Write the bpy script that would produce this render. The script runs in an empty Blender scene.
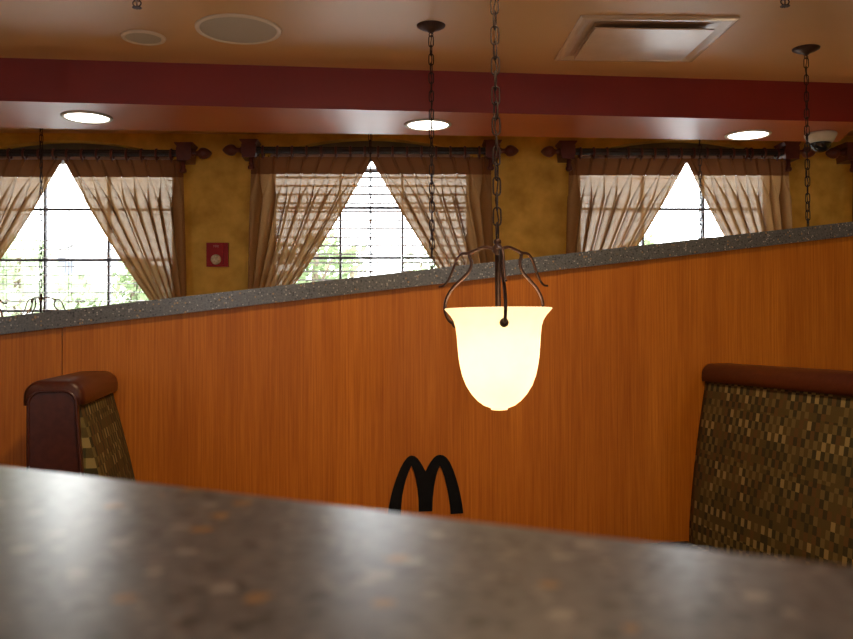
import bpy, bmesh, math, random
from mathutils import Vector, Matrix
from mathutils.geometry import tessellate_polygon

random.seed(7)
S = bpy.context.scene
COL = S.collection
PI = math.pi
R = math.radians

# ------------------------------------------------------------------ camera
F = 870.0
CAM_Z = 1.25
cd = bpy.data.cameras.new('camera')
cd.sensor_fit = 'HORIZONTAL'
cd.sensor_width = 36.0
cd.lens = F * 36.0 / 853.0
cd.clip_start = 0.02
cam = bpy.data.objects.new('camera', cd)
COL.objects.link(cam)
CM = Matrix.Translation((0, 0, CAM_Z)) @ Matrix.Rotation(R(90 + 0.89), 4, 'X') @ Matrix.Rotation(R(-0.25), 4, 'Z')
cam.matrix_world = CM
S.camera = cam
cd.dof.use_dof = True
cd.dof.focus_distance = 3.6
cd.dof.aperture_fstop = 9.5
CO = CM.to_translation()
CR = CM.to_3x3()


def ray(px, py):
    return CR @ Vector(((px - 426.5) / F, -(py - 319.5) / F, -1.0))


def at_depth(px, py, y):
    d = ray(px, py)
    return CO + d * (y / d.y)


def at_height(px, py, z):
    d = ray(px, py)
    return CO + d * ((z - CO.z) / d.z)


def on_plane(px, py, p0, yaw):
    """local (x, z) on a vertical plane through p0 turned by yaw"""
    d = ray(px, py)
    n = Vector((-math.sin(yaw), math.cos(yaw), 0))
    t = (Vector(p0) - CO).dot(n) / d.dot(n)
    p = CO + d * t - Vector(p0)
    return p.x * math.cos(yaw) + p.y * math.sin(yaw), p.z + p0[2]


# ------------------------------------------------------------------ materials
def new_mat(name):
    m = bpy.data.materials.new(name)
    m.use_nodes = True
    nt = m.node_tree
    for n in list(nt.nodes):
        nt.nodes.remove(n)
    out = nt.nodes.new('ShaderNodeOutputMaterial')
    return m, nt, out


def nd(nt, typ, **kw):
    n = nt.nodes.new(typ)
    for k, v in kw.items():
        if k.startswith('i_'):
            n.inputs[k[2:].replace('_', ' ')].default_value = v
        else:
            setattr(n, k, v)
    return n


def c4(c):
    return (c[0], c[1], c[2], 1.0)


def ramp(nt, stops, interp='LINEAR'):
    r = nt.nodes.new('ShaderNodeValToRGB')
    cr = r.color_ramp
    cr.interpolation = interp
    while len(cr.elements) < len(stops):
        cr.elements.new(0.5)
    for e, (p, c) in zip(cr.elements, stops):
        e.position = p
        e.color = c4(c)
    return r


def coords(nt, scale=(1, 1, 1), rot=(0, 0, 0)):
    tc = nt.nodes.new('ShaderNodeTexCoord')
    mp = nt.nodes.new('ShaderNodeMapping')
    mp.inputs['Scale'].default_value = scale
    mp.inputs['Rotation'].default_value = rot
    nt.links.new(tc.outputs['Object'], mp.inputs['Vector'])
    return mp.outputs['Vector']


def principled(nt, out, rough=0.5, spec=0.5, metal=0.0):
    b = nt.nodes.new('ShaderNodeBsdfPrincipled')
    b.inputs['Roughness'].default_value = rough
    b.inputs['Specular IOR Level'].default_value = spec
    b.inputs['Metallic'].default_value = metal
    nt.links.new(b.outputs['BSDF'], out.inputs['Surface'])
    return b


def bump(nt, b, height, strength=0.2, dist=0.01):
    bn = nt.nodes.new('ShaderNodeBump')
    bn.inputs['Strength'].default_value = strength
    bn.inputs['Distance'].default_value = dist
    nt.links.new(height, bn.inputs['Height'])
    nt.links.new(bn.outputs['Normal'], b.inputs['Normal'])


def mottled(name, c1, c2, scale=4.0, rough=0.6, spec=0.4, metal=0.0, detail=5.0, bmp=0.0, lo=0.35, hi=0.65, vscale=(1, 1, 1)):
    m, nt, out = new_mat(name)
    b = principled(nt, out, rough, spec, metal)
    n = nd(nt, 'ShaderNodeTexNoise', i_Scale=scale, i_Detail=detail)
    nt.links.new(coords(nt, vscale), n.inputs['Vector'])
    r = ramp(nt, [(lo, c1), (hi, c2)])
    nt.links.new(n.outputs['Fac'], r.inputs['Fac'])
    nt.links.new(r.outputs['Color'], b.inputs['Base Color'])
    if bmp:
        bump(nt, b, n.outputs['Fac'], bmp, 0.004)
    return m


def wood_veneer():
    m, nt, out = new_mat('wood_veneer')
    b = principled(nt, out, 0.42, 0.22)
    n1 = nd(nt, 'ShaderNodeTexNoise', i_Scale=1.0, i_Detail=6.0, i_Roughness=0.7)
    nt.links.new(coords(nt, (150, 150, 2.6)), n1.inputs['Vector'])
    n2 = nd(nt, 'ShaderNodeTexNoise', i_Scale=1.0, i_Detail=3.0)
    nt.links.new(coords(nt, (9, 9, 0.5)), n2.inputs['Vector'])
    r1 = ramp(nt, [(0.3, (0.40, 0.105, 0.008)), (0.5, (0.54, 0.168, 0.013)), (0.72, (0.68, 0.240, 0.022))])
    nt.links.new(n1.outputs['Fac'], r1.inputs['Fac'])
    r2 = ramp(nt, [(0.3, (0.80, 0.74, 0.7)), (0.7, (1.0, 1.0, 1.0))])
    nt.links.new(n2.outputs['Fac'], r2.inputs['Fac'])
    mx = nd(nt, 'ShaderNodeMix', data_type='RGBA', blend_type='MULTIPLY')
    mx.inputs['Factor'].default_value = 1.0
    nt.links.new(r1.outputs['Color'], mx.inputs[6])
    nt.links.new(r2.outputs['Color'], mx.inputs[7])
    nt.links.new(mx.outputs[2], b.inputs['Base Color'])
    bump(nt, b, n1.outputs['Fac'], 0.12, 0.002)
    return m


def speckled(name, base_stops, chips, rough=0.2, spec=0.5):
    """solid surface: fine grain plus chips of several colours; chips = [(scale, threshold, colour)]"""
    m, nt, out = new_mat(name)
    b = principled(nt, out, rough, spec)
    v = coords(nt)
    n = nd(nt, 'ShaderNodeTexNoise', i_Scale=170.0, i_Detail=3.0)
    nt.links.new(v, n.inputs['Vector'])
    r = ramp(nt, base_stops)
    nt.links.new(n.outputs['Fac'], r.inputs['Fac'])
    cur = r.outputs['Color']
    for k, (sc, th, col) in enumerate(chips):
        mp = nd(nt, 'ShaderNodeMapping')
        mp.inputs['Location'].default_value = (3.1 * k, 1.7 * k, 0.9 * k)
        nt.links.new(v, mp.inputs['Vector'])
        vo = nd(nt, 'ShaderNodeTexVoronoi', i_Scale=sc, i_Randomness=1.0)
        nt.links.new(mp.outputs['Vector'], vo.inputs['Vector'])
        sp = nd(nt, 'ShaderNodeSeparateColor')
        nt.links.new(vo.outputs['Color'], sp.inputs['Color'])
        gt = nd(nt, 'ShaderNodeMath', operation='GREATER_THAN')
        gt.inputs[1].default_value = th
        nt.links.new(sp.outputs[0], gt.inputs[0])
        lt = nd(nt, 'ShaderNodeMath', operation='LESS_THAN')
        lt.inputs[1].default_value = 0.42
        nt.links.new(vo.outputs['Distance'], lt.inputs[0])
        mu = nd(nt, 'ShaderNodeMath', operation='MULTIPLY')
        nt.links.new(gt.outputs[0], mu.inputs[0])
        nt.links.new(lt.outputs[0], mu.inputs[1])
        mx = nd(nt, 'ShaderNodeMix', data_type='RGBA')
        nt.links.new(mu.outputs[0], mx.inputs['Factor'])
        nt.links.new(cur, mx.inputs[6])
        mx.inputs[7].default_value = c4(col)
        cur = mx.outputs[2]
    nt.links.new(cur, b.inputs['Base Color'])
    return m


def booth_fabric(name='woven_booth_fabric', rot=(0, 0, 0)):
    m, nt, out = new_mat(name)
    b = principled(nt, out, 0.8, 0.2)
    v = coords(nt, (1, 1, 1), rot)
    sn = nd(nt, 'ShaderNodeVectorMath', operation='SNAP')
    sn.inputs[1].default_value = (0.03, 0.021, 0.029)
    nt.links.new(v, sn.inputs[0])
    wn = nd(nt, 'ShaderNodeTexWhiteNoise', noise_dimensions='3D')
    nt.links.new(sn.outputs['Vector'], wn.inputs['Vector'])
    # regular checks: parity of the cell, modulated row by row
    sx = nd(nt, 'ShaderNodeSeparateXYZ')
    nt.links.new(v, sx.inputs['Vector'])

    def cell(sock, size):
        d = nd(nt, 'ShaderNodeMath', operation='DIVIDE')
        d.inputs[1].default_value = size
        nt.links.new(sock, d.inputs[0])
        f = nd(nt, 'ShaderNodeMath', operation='FLOOR')
        nt.links.new(d.outputs[0], f.inputs[0])
        return f.outputs[0]
    cy, cz = cell(sx.outputs['Y'], 0.021), cell(sx.outputs['Z'], 0.029)
    ad = nd(nt, 'ShaderNodeMath', operation='ADD')
    nt.links.new(cy, ad.inputs[0])
    nt.links.new(cz, ad.inputs[1])
    md = nd(nt, 'ShaderNodeMath', operation='FLOORED_MODULO')
    md.inputs[1].default_value = 2.0
    nt.links.new(ad.outputs[0], md.inputs[0])
    rw = nd(nt, 'ShaderNodeTexWhiteNoise', noise_dimensions='1D')
    nt.links.new(cz, rw.inputs['W'])
    a1 = nd(nt, 'ShaderNodeMath', operation='MULTIPLY')
    nt.links.new(md.outputs[0], a1.inputs[0])
    rm = nd(nt, 'ShaderNodeMath', operation='MULTIPLY_ADD')
    rm.inputs[1].default_value = 0.65
    rm.inputs[2].default_value = 0.32
    nt.links.new(rw.outputs['Value'], rm.inputs[0])
    nt.links.new(rm.outputs[0], a1.inputs[1])
    a2 = nd(nt, 'ShaderNodeMath', operation='MULTIPLY_ADD')
    a2.inputs[1].default_value = 0.42
    nt.links.new(wn.outputs['Value'], a2.inputs[0])
    h = nd(nt, 'ShaderNodeMath', operation='MULTIPLY')
    h.inputs[1].default_value = 0.62
    nt.links.new(a1.outputs[0], h.inputs[0])
    nt.links.new(h.outputs[0], a2.inputs[2])
    r = ramp(nt, [(0.0, (0.050, 0.042, 0.018)), (0.22, (0.10, 0.070, 0.022)), (0.42, (0.125, 0.068, 0.022)),
                  (0.55, (0.17, 0.125, 0.042)), (0.74, (0.31, 0.235, 0.09))], 'CONSTANT')
    nt.links.new(a2.outputs[0], r.inputs['Fac'])
    nz = nd(nt, 'ShaderNodeTexNoise', i_Scale=500.0)
    nt.links.new(v, nz.inputs['Vector'])
    mx = nd(nt, 'ShaderNodeMix', data_type='RGBA', blend_type='MULTIPLY')
    mx.inputs['Factor'].default_value = 0.35
    nt.links.new(r.outputs['Color'], mx.inputs[6])
    nt.links.new(nz.outputs['Color'], mx.inputs[7])
    nt.links.new(mx.outputs[2], b.inputs['Base Color'])
    bump(nt, b, nz.outputs['Fac'], 0.15, 0.002)
    return m


def curtain_cloth(name, col, transp, transl):
    m, nt, out = new_mat(name)
    v = coords(nt, (260, 260, 500))
    n = nd(nt, 'ShaderNodeTexNoise', i_Scale=1.0, i_Detail=2.0)
    nt.links.new(v, n.inputs['Vector'])
    r = ramp(nt, [(0.3, [x * 0.8 for x in col]), (0.7, [min(1, x * 1.2) for x in col])])
    nt.links.new(n.outputs['Fac'], r.inputs['Fac'])
    di = nd(nt, 'ShaderNodeBsdfDiffuse')
    tl = nd(nt, 'ShaderNodeBsdfTranslucent')
    tp = nd(nt, 'ShaderNodeBsdfTransparent')
    tp.inputs['Color'].default_value = (1.0, 0.90, 0.78, 1)
    nt.links.new(r.outputs['Color'], di.inputs['Color'])
    nt.links.new(r.outputs['Color'], tl.inputs['Color'])
    m1 = nd(nt, 'ShaderNodeMixShader')
    m1.inputs[0].default_value = transl
    nt.links.new(di.outputs[0], m1.inputs[1])
    nt.links.new(tl.outputs[0], m1.inputs[2])
    m2 = nd(nt, 'ShaderNodeMixShader')
    m2.inputs[0].default_value = transp
    nt.links.new(m1.outputs[0], m2.inputs[1])
    nt.links.new(tp.outputs[0], m2.inputs[2])
    nt.links.new(m2.outputs[0], out.inputs['Surface'])
    return m


def glass_mat():
    m, nt, out = new_mat('window_glass')
    tp = nd(nt, 'ShaderNodeBsdfTransparent')
    tp.inputs['Color'].default_value = (0.96, 0.98, 0.97, 1)
    gl = nd(nt, 'ShaderNodeBsdfGlossy')
    gl.inputs['Roughness'].default_value = 0.02
    fr = nd(nt, 'ShaderNodeFresnel')
    fr.inputs['IOR'].default_value = 1.45
    mx = nd(nt, 'ShaderNodeMixShader')
    nt.links.new(fr.outputs[0], mx.inputs[0])
    nt.links.new(tp.outputs[0], mx.inputs[1])
    nt.links.new(gl.outputs[0], mx.inputs[2])
    nt.links.new(mx.outputs[0], out.inputs['Surface'])
    return m


def shade_glass():
    m, nt, out = new_mat('frosted_lamp_glass')
    n = nd(nt, 'ShaderNodeTexNoise', i_Scale=9.0, i_Detail=4.0)
    nt.links.new(coords(nt), n.inputs['Vector'])
    r = ramp(nt, [(0.3, (0.93, 0.80, 0.56)), (0.7, (0.97, 0.88, 0.68))])
    nt.links.new(n.outputs['Fac'], r.inputs['Fac'])
    tl = nd(nt, 'ShaderNodeBsdfTranslucent')
    di = nd(nt, 'ShaderNodeBsdfDiffuse')
    nt.links.new(r.outputs['Color'], tl.inputs['Color'])
    nt.links.new(r.outputs['Color'], di.inputs['Color'])
    mx = nd(nt, 'ShaderNodeMixShader')
    mx.inputs[0].default_value = 0.6
    nt.links.new(di.outputs[0], mx.inputs[1])
    nt.links.new(tl.outputs[0], mx.inputs[2])
    em = nd(nt, 'ShaderNodeEmission')
    em.inputs['Color'].default_value = (1.0, 0.83, 0.56, 1)
    em.inputs['Strength'].default_value = SHADE_EM
    ad = nd(nt, 'ShaderNodeAddShader')
    nt.links.new(mx.outputs[0], ad.inputs[0])
    nt.links.new(em.outputs[0], ad.inputs[1])
    nt.links.new(ad.outputs[0], out.inputs['Surface'])
    return m


def emitter(name, col, strength):
    m, nt, out = new_mat(name)
    em = nd(nt, 'ShaderNodeEmission')
    em.inputs['Color'].default_value = c4(col)
    em.inputs['Strength'].default_value = strength
    nt.links.new(em.outputs[0], out.inputs['Surface'])
    return m


def leaf_mat(name, c1, c2):
    m, nt, out = new_mat(name)
    n = nd(nt, 'ShaderNodeTexNoise', i_Scale=3.0)
    nt.links.new(coords(nt), n.inputs['Vector'])
    r = ramp(nt, [(0.35, c1), (0.65, c2)])
    nt.links.new(n.outputs['Fac'], r.inputs['Fac'])
    di = nd(nt, 'ShaderNodeBsdfDiffuse')
    tl = nd(nt, 'ShaderNodeBsdfTranslucent')
    nt.links.new(r.outputs['Color'], di.inputs['Color'])
    nt.links.new(r.outputs['Color'], tl.inputs['Color'])
    mx = nd(nt, 'ShaderNodeMixShader')
    mx.inputs[0].default_value = 0.4
    nt.links.new(di.outputs[0], mx.inputs[1])
    nt.links.new(tl.outputs[0], mx.inputs[2])
    nt.links.new(mx.outputs[0], out.inputs['Surface'])
    return m


# light levels
SKY = 13.0
BULB = 7.0
SHADE_EM = 0.6
CAN = 9.0
FILL = 5.0

M = dict(
    wood=wood_veneer(),
    cap=speckled('dark_solid_surface', [(0.35, (0.075, 0.078, 0.075)), (0.65, (0.14, 0.14, 0.135))],
                 [(120, 0.80, (0.035, 0.035, 0.035)), (150, 0.88, (0.42, 0.40, 0.36)), (110, 0.94, (0.35, 0.22, 0.10))], 0.32),
    counter=speckled('grey_solid_surface', [(0.35, (0.085, 0.088, 0.104)), (0.65, (0.18, 0.178, 0.196))],
                     [(120, 0.70, (0.050, 0.046, 0.05)), (160, 0.80, (0.25, 0.235, 0.245)), (95, 0.92, (0.36, 0.34, 0.345)),
                      (90, 0.955, (0.34, 0.19, 0.07))], 0.275, 0.42),
    leather=mottled('burgundy_leather', (0.055, 0.011, 0.006), (0.075, 0.016, 0.009), 60, 0.36, 0.5, bmp=0.08),
    fabric=booth_fabric(),
    seatfabric=booth_fabric('woven_seat_fabric', (0, PI / 2, 0)),
    wall=mottled('mottled_yellow_plaster', (0.48, 0.275, 0.028), (0.78, 0.50, 0.085), 7.0, 0.6, 0.3, detail=8.0, bmp=0.15, lo=0.3, hi=0.7),
    ceiling=mottled('tan_ceiling_paint', (0.64, 0.375, 0.155), (0.67, 0.395, 0.17), 2.0, 0.42, 0.45),
    red=mottled('red_beam_paint', (0.18, 0.009, 0.003), (0.205, 0.011, 0.004), 3.0, 0.42, 0.5),
    red_lit=mottled('beam_red_lit_underside', (0.36, 0.085, 0.032), (0.39, 0.095, 0.037), 3.0, 0.34, 0.4),  # beam underside: window and floor bounce put into a lighter red
    floor=mottled('brown_floor_tile', (0.13, 0.08, 0.05), (0.2, 0.13, 0.08), 6.0, 0.4, 0.4),
    iron=mottled('bronze_iron', (0.042, 0.018, 0.012), (0.066, 0.028, 0.018), 40, 0.45, 0.5, 0.5),
    chainiron=mottled('dark_chain_iron', (0.016, 0.008, 0.006), (0.028, 0.013, 0.009), 40, 0.55, 0.3, 0.2),
    rodblack=mottled('black_pole_wood', (0.014, 0.011, 0.012), (0.026, 0.02, 0.02), 30, 0.4, 0.5),
    mahogany=mottled('red_brown_turned_wood', (0.085, 0.017, 0.010), (0.12, 0.026, 0.015), 30, 0.4, 0.5),
    sheer=curtain_cloth('sheer_brown_cloth', (0.33, 0.175, 0.066), 0.028, 0.32),
    header=curtain_cloth('lined_brown_cloth', (0.19, 0.078, 0.030), 0.0, 0.12),
    glass=glass_mat(),
    frame=mottled('dark_window_frame', (0.10, 0.095, 0.115), (0.12, 0.115, 0.135), 20, 0.5, 0.4),
    recess=mottled('olive_grey_panel', (0.16, 0.14, 0.09), (0.2, 0.17, 0.11), 8, 0.7, 0.2),
    slat=mottled('pale_blind_slats', (0.30, 0.22, 0.21), (0.34, 0.25, 0.24), 12, 0.5, 0.3),
    white=mottled('white_plastic', (0.46, 0.42, 0.32), (0.50, 0.46, 0.36), 30, 0.45, 0.4),
    tanmetal=mottled('tan_painted_metal', (0.58, 0.40, 0.25), (0.62, 0.43, 0.27), 10, 0.22, 0.6),
    palerim=mottled('pale_tan_rim', (0.70, 0.58, 0.44), (0.74, 0.62, 0.48), 10, 0.4, 0.4),
    grille=mottled('beige_grille', (0.42, 0.36, 0.28), (0.52, 0.45, 0.35), 900, 0.6, 0.3),
    steel=mottled('chrome_steel', (0.5, 0.48, 0.45), (0.6, 0.58, 0.55), 30, 0.2, 0.5, 1.0),
    black=mottled('black_laminate', (0.004, 0.004, 0.005), (0.007, 0.007, 0.008), 30, 0.6, 0.12),
    dome=mottled('black_dome', (0.006, 0.006, 0.007), (0.01, 0.01, 0.011), 30, 0.06, 0.6),
    firered=mottled('red_plastic', (0.30, 0.008, 0.010), (0.34, 0.010, 0.012), 30, 0.5, 0.25),
    lens=mottled('strobe_lens', (0.42, 0.33, 0.2), (0.75, 0.66, 0.5), 60, 0.12, 0.7),
    paleink=mottled('pale_ink', (0.55, 0.30, 0.26), (0.6, 0.33, 0.28), 10, 0.6),
    shade=shade_glass(),
    lamp=emitter('recessed_lamp_glow', (1.0, 0.93, 0.82), CAN),
    bark=mottled('tree_bark', (0.10, 0.075, 0.05), (0.17, 0.13, 0.09), 12, 0.8),
    leafa=leaf_mat('leaf_green', (0.14, 0.19, 0.09), (0.23, 0.28, 0.155)),
    leafb=leaf_mat('leaf_pale', (0.30, 0.37, 0.23), (0.42, 0.48, 0.33)),
    grass=mottled('grass', (0.12, 0.2, 0.06), (0.2, 0.28, 0.1), 3, 0.8),
    asphalt=mottled('asphalt', (0.35, 0.35, 0.35), (0.42, 0.42, 0.42), 3, 0.8),
    stucco=mottled('pale_stucco', (0.55, 0.54, 0.52), (0.62, 0.6, 0.58), 4, 0.8),
    roof=mottled('grey_roof', (0.34, 0.33, 0.33), (0.4, 0.39, 0.39), 6, 0.8),
    darkpane=mottled('dark_house_pane', (0.08, 0.09, 0.11), (0.12, 0.13, 0.15), 3, 0.2),
)


# ------------------------------------------------------------------ mesh helpers
def obj(name, bm, mat, parent=None, smooth=False, loc=None, rz=None):
    me = bpy.data.meshes.new(name)
    bmesh.ops.recalc_face_normals(bm, faces=bm.faces)
    bm.to_mesh(me)
    bm.free()
    if smooth:
        for p in me.polygons:
            p.use_smooth = True
    me.materials.append(mat)
    o = bpy.data.objects.new(name, me)
    COL.objects.link(o)
    if parent:
        o.parent = parent
    if loc is not None:
        o.location = loc
    if rz is not None:
        o.rotation_euler = (0, 0, rz)
    return o


def empty(name, loc=(0, 0, 0), rz=0.0):
    o = bpy.data.objects.new(name, None)
    o.empty_display_size = 0.1
    COL.objects.link(o)
    o.location = loc
    o.rotation_euler = (0, 0, rz)
    return o


def tag(o, label, cat, group=None):
    o['label'] = label
    o['category'] = cat
    if group:
        o['group'] = group
    return o


def structure(o):
    o['kind'] = 'structure'
    return o


def box(bm, x0, x1, y0, y1, z0, z1):
    vs = [bm.verts.new((x, y, z)) for z in (z0, z1) for x, y in ((x0, y0), (x1, y0), (x1, y1), (x0, y1))]
    for f in ((0, 3, 2, 1), (4, 5, 6, 7), (0, 1, 5, 4), (1, 2, 6, 5), (2, 3, 7, 6), (3, 0, 4, 7)):
        bm.faces.new([vs[i] for i in f])
    return vs


def bevel_all(bm, w, seg=2, angle=30):
    es = [e for e in bm.edges if len(e.link_faces) == 2 and e.calc_face_angle(0) > R(angle)]
    bmesh.ops.bevel(bm, geom=es, offset=w, segments=seg, affect='EDGES', profile=0.5)


def prism(bm, pts, a0, a1, axis='y'):
    """extrude a closed polygon; pts are (u, v) in the two other axes"""
    def mk(u, v, a):
        if axis == 'y':
            return (u, a, v)
        if axis == 'z':
            return (u, v, a)
        return (a, u, v)
    A = [bm.verts.new(mk(u, v, a0)) for u, v in pts]
    B = [bm.verts.new(mk(u, v, a1)) for u, v in pts]
    n = len(pts)
    bm.faces.new(A)
    bm.faces.new(B[::-1])
    for i in range(n):
        j = (i + 1) % n
        bm.faces.new((A[i], A[j], B[j], B[i]))


def lathe(bm, prof, seg=32, c=(0, 0, 0), axis='z', close=False):
    rings = []
    for r, z in prof:
        ring = []
        for k in range(seg):
            a = 2 * PI * k / seg
            if axis == 'z':
                p = (c[0] + r * math.cos(a), c[1] + r * math.sin(a), c[2] + z)
            elif axis == 'x':
                p = (c[0] + z, c[1] + r * math.cos(a), c[2] + r * math.sin(a))
            else:
                p = (c[0] + r * math.cos(a), c[1] + z, c[2] + r * math.sin(a))
            ring.append(bm.verts.new(p))
        rings.append(ring)
    for a, b in zip(rings, rings[1:] + ([rings[0]] if close else [])):
        for k in range(seg):
            j = (k + 1) % seg
            bm.faces.new((a[k], a[j], b[j], b[k]))
    if not close:
        bm.faces.new(rings[0][::-1])
        bm.faces.new(rings[-1])


def tube(bm, pts, rad, seg=8, closed=False):
    pts = [Vector(p) for p in pts]
    n = len(pts)
    rads = rad if isinstance(rad, (list, tuple)) else [rad] * n
    rings = []
    up = None
    for i, p in enumerate(pts):
        if closed:
            t = (pts[(i + 1) % n] - pts[i - 1]).normalized()
        else:
            t = (pts[min(i + 1, n - 1)] - pts[max(i - 1, 0)]).normalized()
        if up is None:
            up = t.orthogonal().normalized()
        up = (up - t * up.dot(t)).normalized()
        w = t.cross(up)
        rings.append([bm.verts.new(p + (up * math.cos(2 * PI * k / seg) + w * math.sin(2 * PI * k / seg)) * rads[i]) for k in range(seg)])
    m = n if closed else n - 1
    for i in range(m):
        a, b = rings[i], rings[(i + 1) % n]
        for k in range(seg):
            j = (k + 1) % seg
            bm.faces.new((a[k], a[j], b[j], b[k]))
    if not closed:
        bm.faces.new(rings[0][::-1])
        bm.faces.new(rings[-1])


def smooth_path(ctrl, sub=8):
    """Catmull-Rom through control points"""
    c = [Vector(p) for p in ctrl]
    c = [c[0] * 2 - c[1]] + c + [c[-1] * 2 - c[-2]]
    out = []
    for i in range(1, len(c) - 2):
        p0, p1, p2, p3 = c[i - 1:i + 3]
        for k in range(sub):
            t = k / sub
            out.append(0.5 * ((2 * p1) + (p2 - p0) * t + (2 * p0 - 5 * p1 + 4 * p2 - p3) * t * t + (3 * p1 - p0 - 3 * p2 + p3) * t ** 3))
    out.append(c[-2])
    return out


def copy_thing(o, loc, label=None, parent=None):
    c = o.copy()
    COL.objects.link(c)
    if parent:
        c.parent = parent
    else:
        c.location = loc
        c['label'] = label
    for ch in list(o.children):
        copy_thing(ch, None, None, c)
    return c


# ------------------------------------------------------------------ room shell
CEIL = CAM_Z + 1.40
BEAM_Z = CAM_Z + 1.18
X0, X1, YB = -4.8, 4.8, -2.6
WALL_YAW = R(2.0)
WALL_P = (0.0, 6.12, 0.0)
WALL_T = 0.30


def wall_pt(lx, ly, lz=0.0):
    c, s = math.cos(WALL_YAW), math.sin(WALL_YAW)
    return Vector((lx * c - ly * s, WALL_P[1] + lx * s + ly * c, lz))


bm = bmesh.new(); box(bm, X0 - .2, X1 + .2, YB - .2, 7.2, -0.1, 0.0)
structure(obj('floor', bm, M['floor']))
bm = bmesh.new(); box(bm, X0 - .2, X1 + .2, YB - .2, 6.6, CEIL, CEIL + 0.1)
structure(obj('ceiling', bm, M['ceiling']))
bm = bmesh.new(); box(bm, X0 - .2, X0, YB, 6.25, 0, CEIL)
structure(obj('wall_left', bm, M['wall']))
bm = bmesh.new(); box(bm, X1, X1 + .2, YB, 6.45, 0, CEIL)
structure(obj('wall_right', bm, M['wall']))
REAR = [(-2.6, 0.20), (0.2, 0.20), (3.0, 0.20)]      # openings added behind the viewer to let in fill light: centre x, half width
bm = bmesh.new()
box(bm, X0, X1, YB - .2, YB, 0, 0.95); box(bm, X0, X1, YB - .2, YB, 2.35, CEIL)
xe = [X0] + [v for c, h in REAR for v in (c - h, c + h)] + [X1]
for i in range(0, len(xe), 2):
    box(bm, xe[i], xe[i + 1], YB - .2, YB, 0.95, 2.35)
structure(obj('wall_rear', bm, M['wall']))

# windows: (rod centre px, rod y px, blind tilt, has transom bar)
ROD_OFF = -0.12                     # the rods stand off the wall
WIN = [(61, 153.0, 8.0, False), (371.5, 150.5, -6.0, True), (679, 152.0, 7.0, False), (964, 153.5, 8.0, False)]
HALF = 0.72
WSHIFT = [0.0, -0.01, 0.05, 0.05]           # window opening relative to its rod
CHALF = [0.825, 0.825, 0.775, 0.80]          # half width of each pair of curtains
APEX = [0.0, 0.0, 0.055, 0.0]
windows = []
for px, py, tilt, tr in WIN:
    p0 = wall_pt(0, ROD_OFF)
    lx, lz = on_plane(px, py, (p0.x, p0.y, 0.0), WALL_YAW)
    windows.append((lx + WSHIFT[len(windows)], lz, tilt, tr))

SPRING, PEAK, SILL = -0.005, 0.115, -1.43      # relative to the rod height


def arch_pts(cx, zr, h=HALF, n=18, d=0.0):
    rise = PEAK - SPRING
    rad = (HALF * HALF + rise * rise) / (2 * rise)
    cz = zr + PEAK - rad
    a = math.asin(HALF / rad)
    out = []
    for k in range(n + 1):
        t = -a + 2 * a * k / n
        out.append((cx + (rad - d) * math.sin(t) * (h / HALF), cz + (rad - d) * math.cos(t)))
    return out


bm = bmesh.new()
edges = [X0 - 0.1]
for lx, zr, _, _ in windows:
    edges += [lx - HALF, lx + HALF]
edges.append(X1 + 0.1)
for i in range(0, len(edges), 2):
    box(bm, edges[i], edges[i + 1], 0, WALL_T, 0, CEIL)
for lx, zr, _, _ in windows:
    box(bm, lx - HALF, lx + HALF, 0, WALL_T, 0, zr + SILL)
    ap = arch_pts(lx, zr)
    prism(bm, [(lx - HALF, CEIL)] + ap + [(lx + HALF, CEIL)], 0, WALL_T)
structure(obj('wall_far', bm, M['wall'], loc=WALL_P, rz=WALL_YAW))

# beam: a dropped soffit in front of the window wall
BF = at_height(426.5, 111.5, BEAM_Z)
BB = at_height(426.5, 135.0, BEAM_Z)
fy, by = R(6.5), R(5.4)


def lin(p, yaw, x):
    return p.y + (x - p.x) * math.tan(yaw)


jx = at_height(836, 143, BEAM_Z).x
jq = at_height(856, 127, BEAM_Z)
pts = [(X0, lin(BF, fy, X0)), (X1, lin(BF, fy, X1)), (X1, jq.y + 0.25), (jq.x, jq.y), (jx, lin(BB, by, jx)), (X0, lin(BB, by, X0))]
bm = bmesh.new(); prism(bm, pts, BEAM_Z, CEIL, 'z')
beam = structure(obj('ceiling_beam', bm, M['red']))
beam.data.materials.append(M['red_lit'])
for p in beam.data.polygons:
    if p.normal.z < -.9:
        p.material_index = 1

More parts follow.
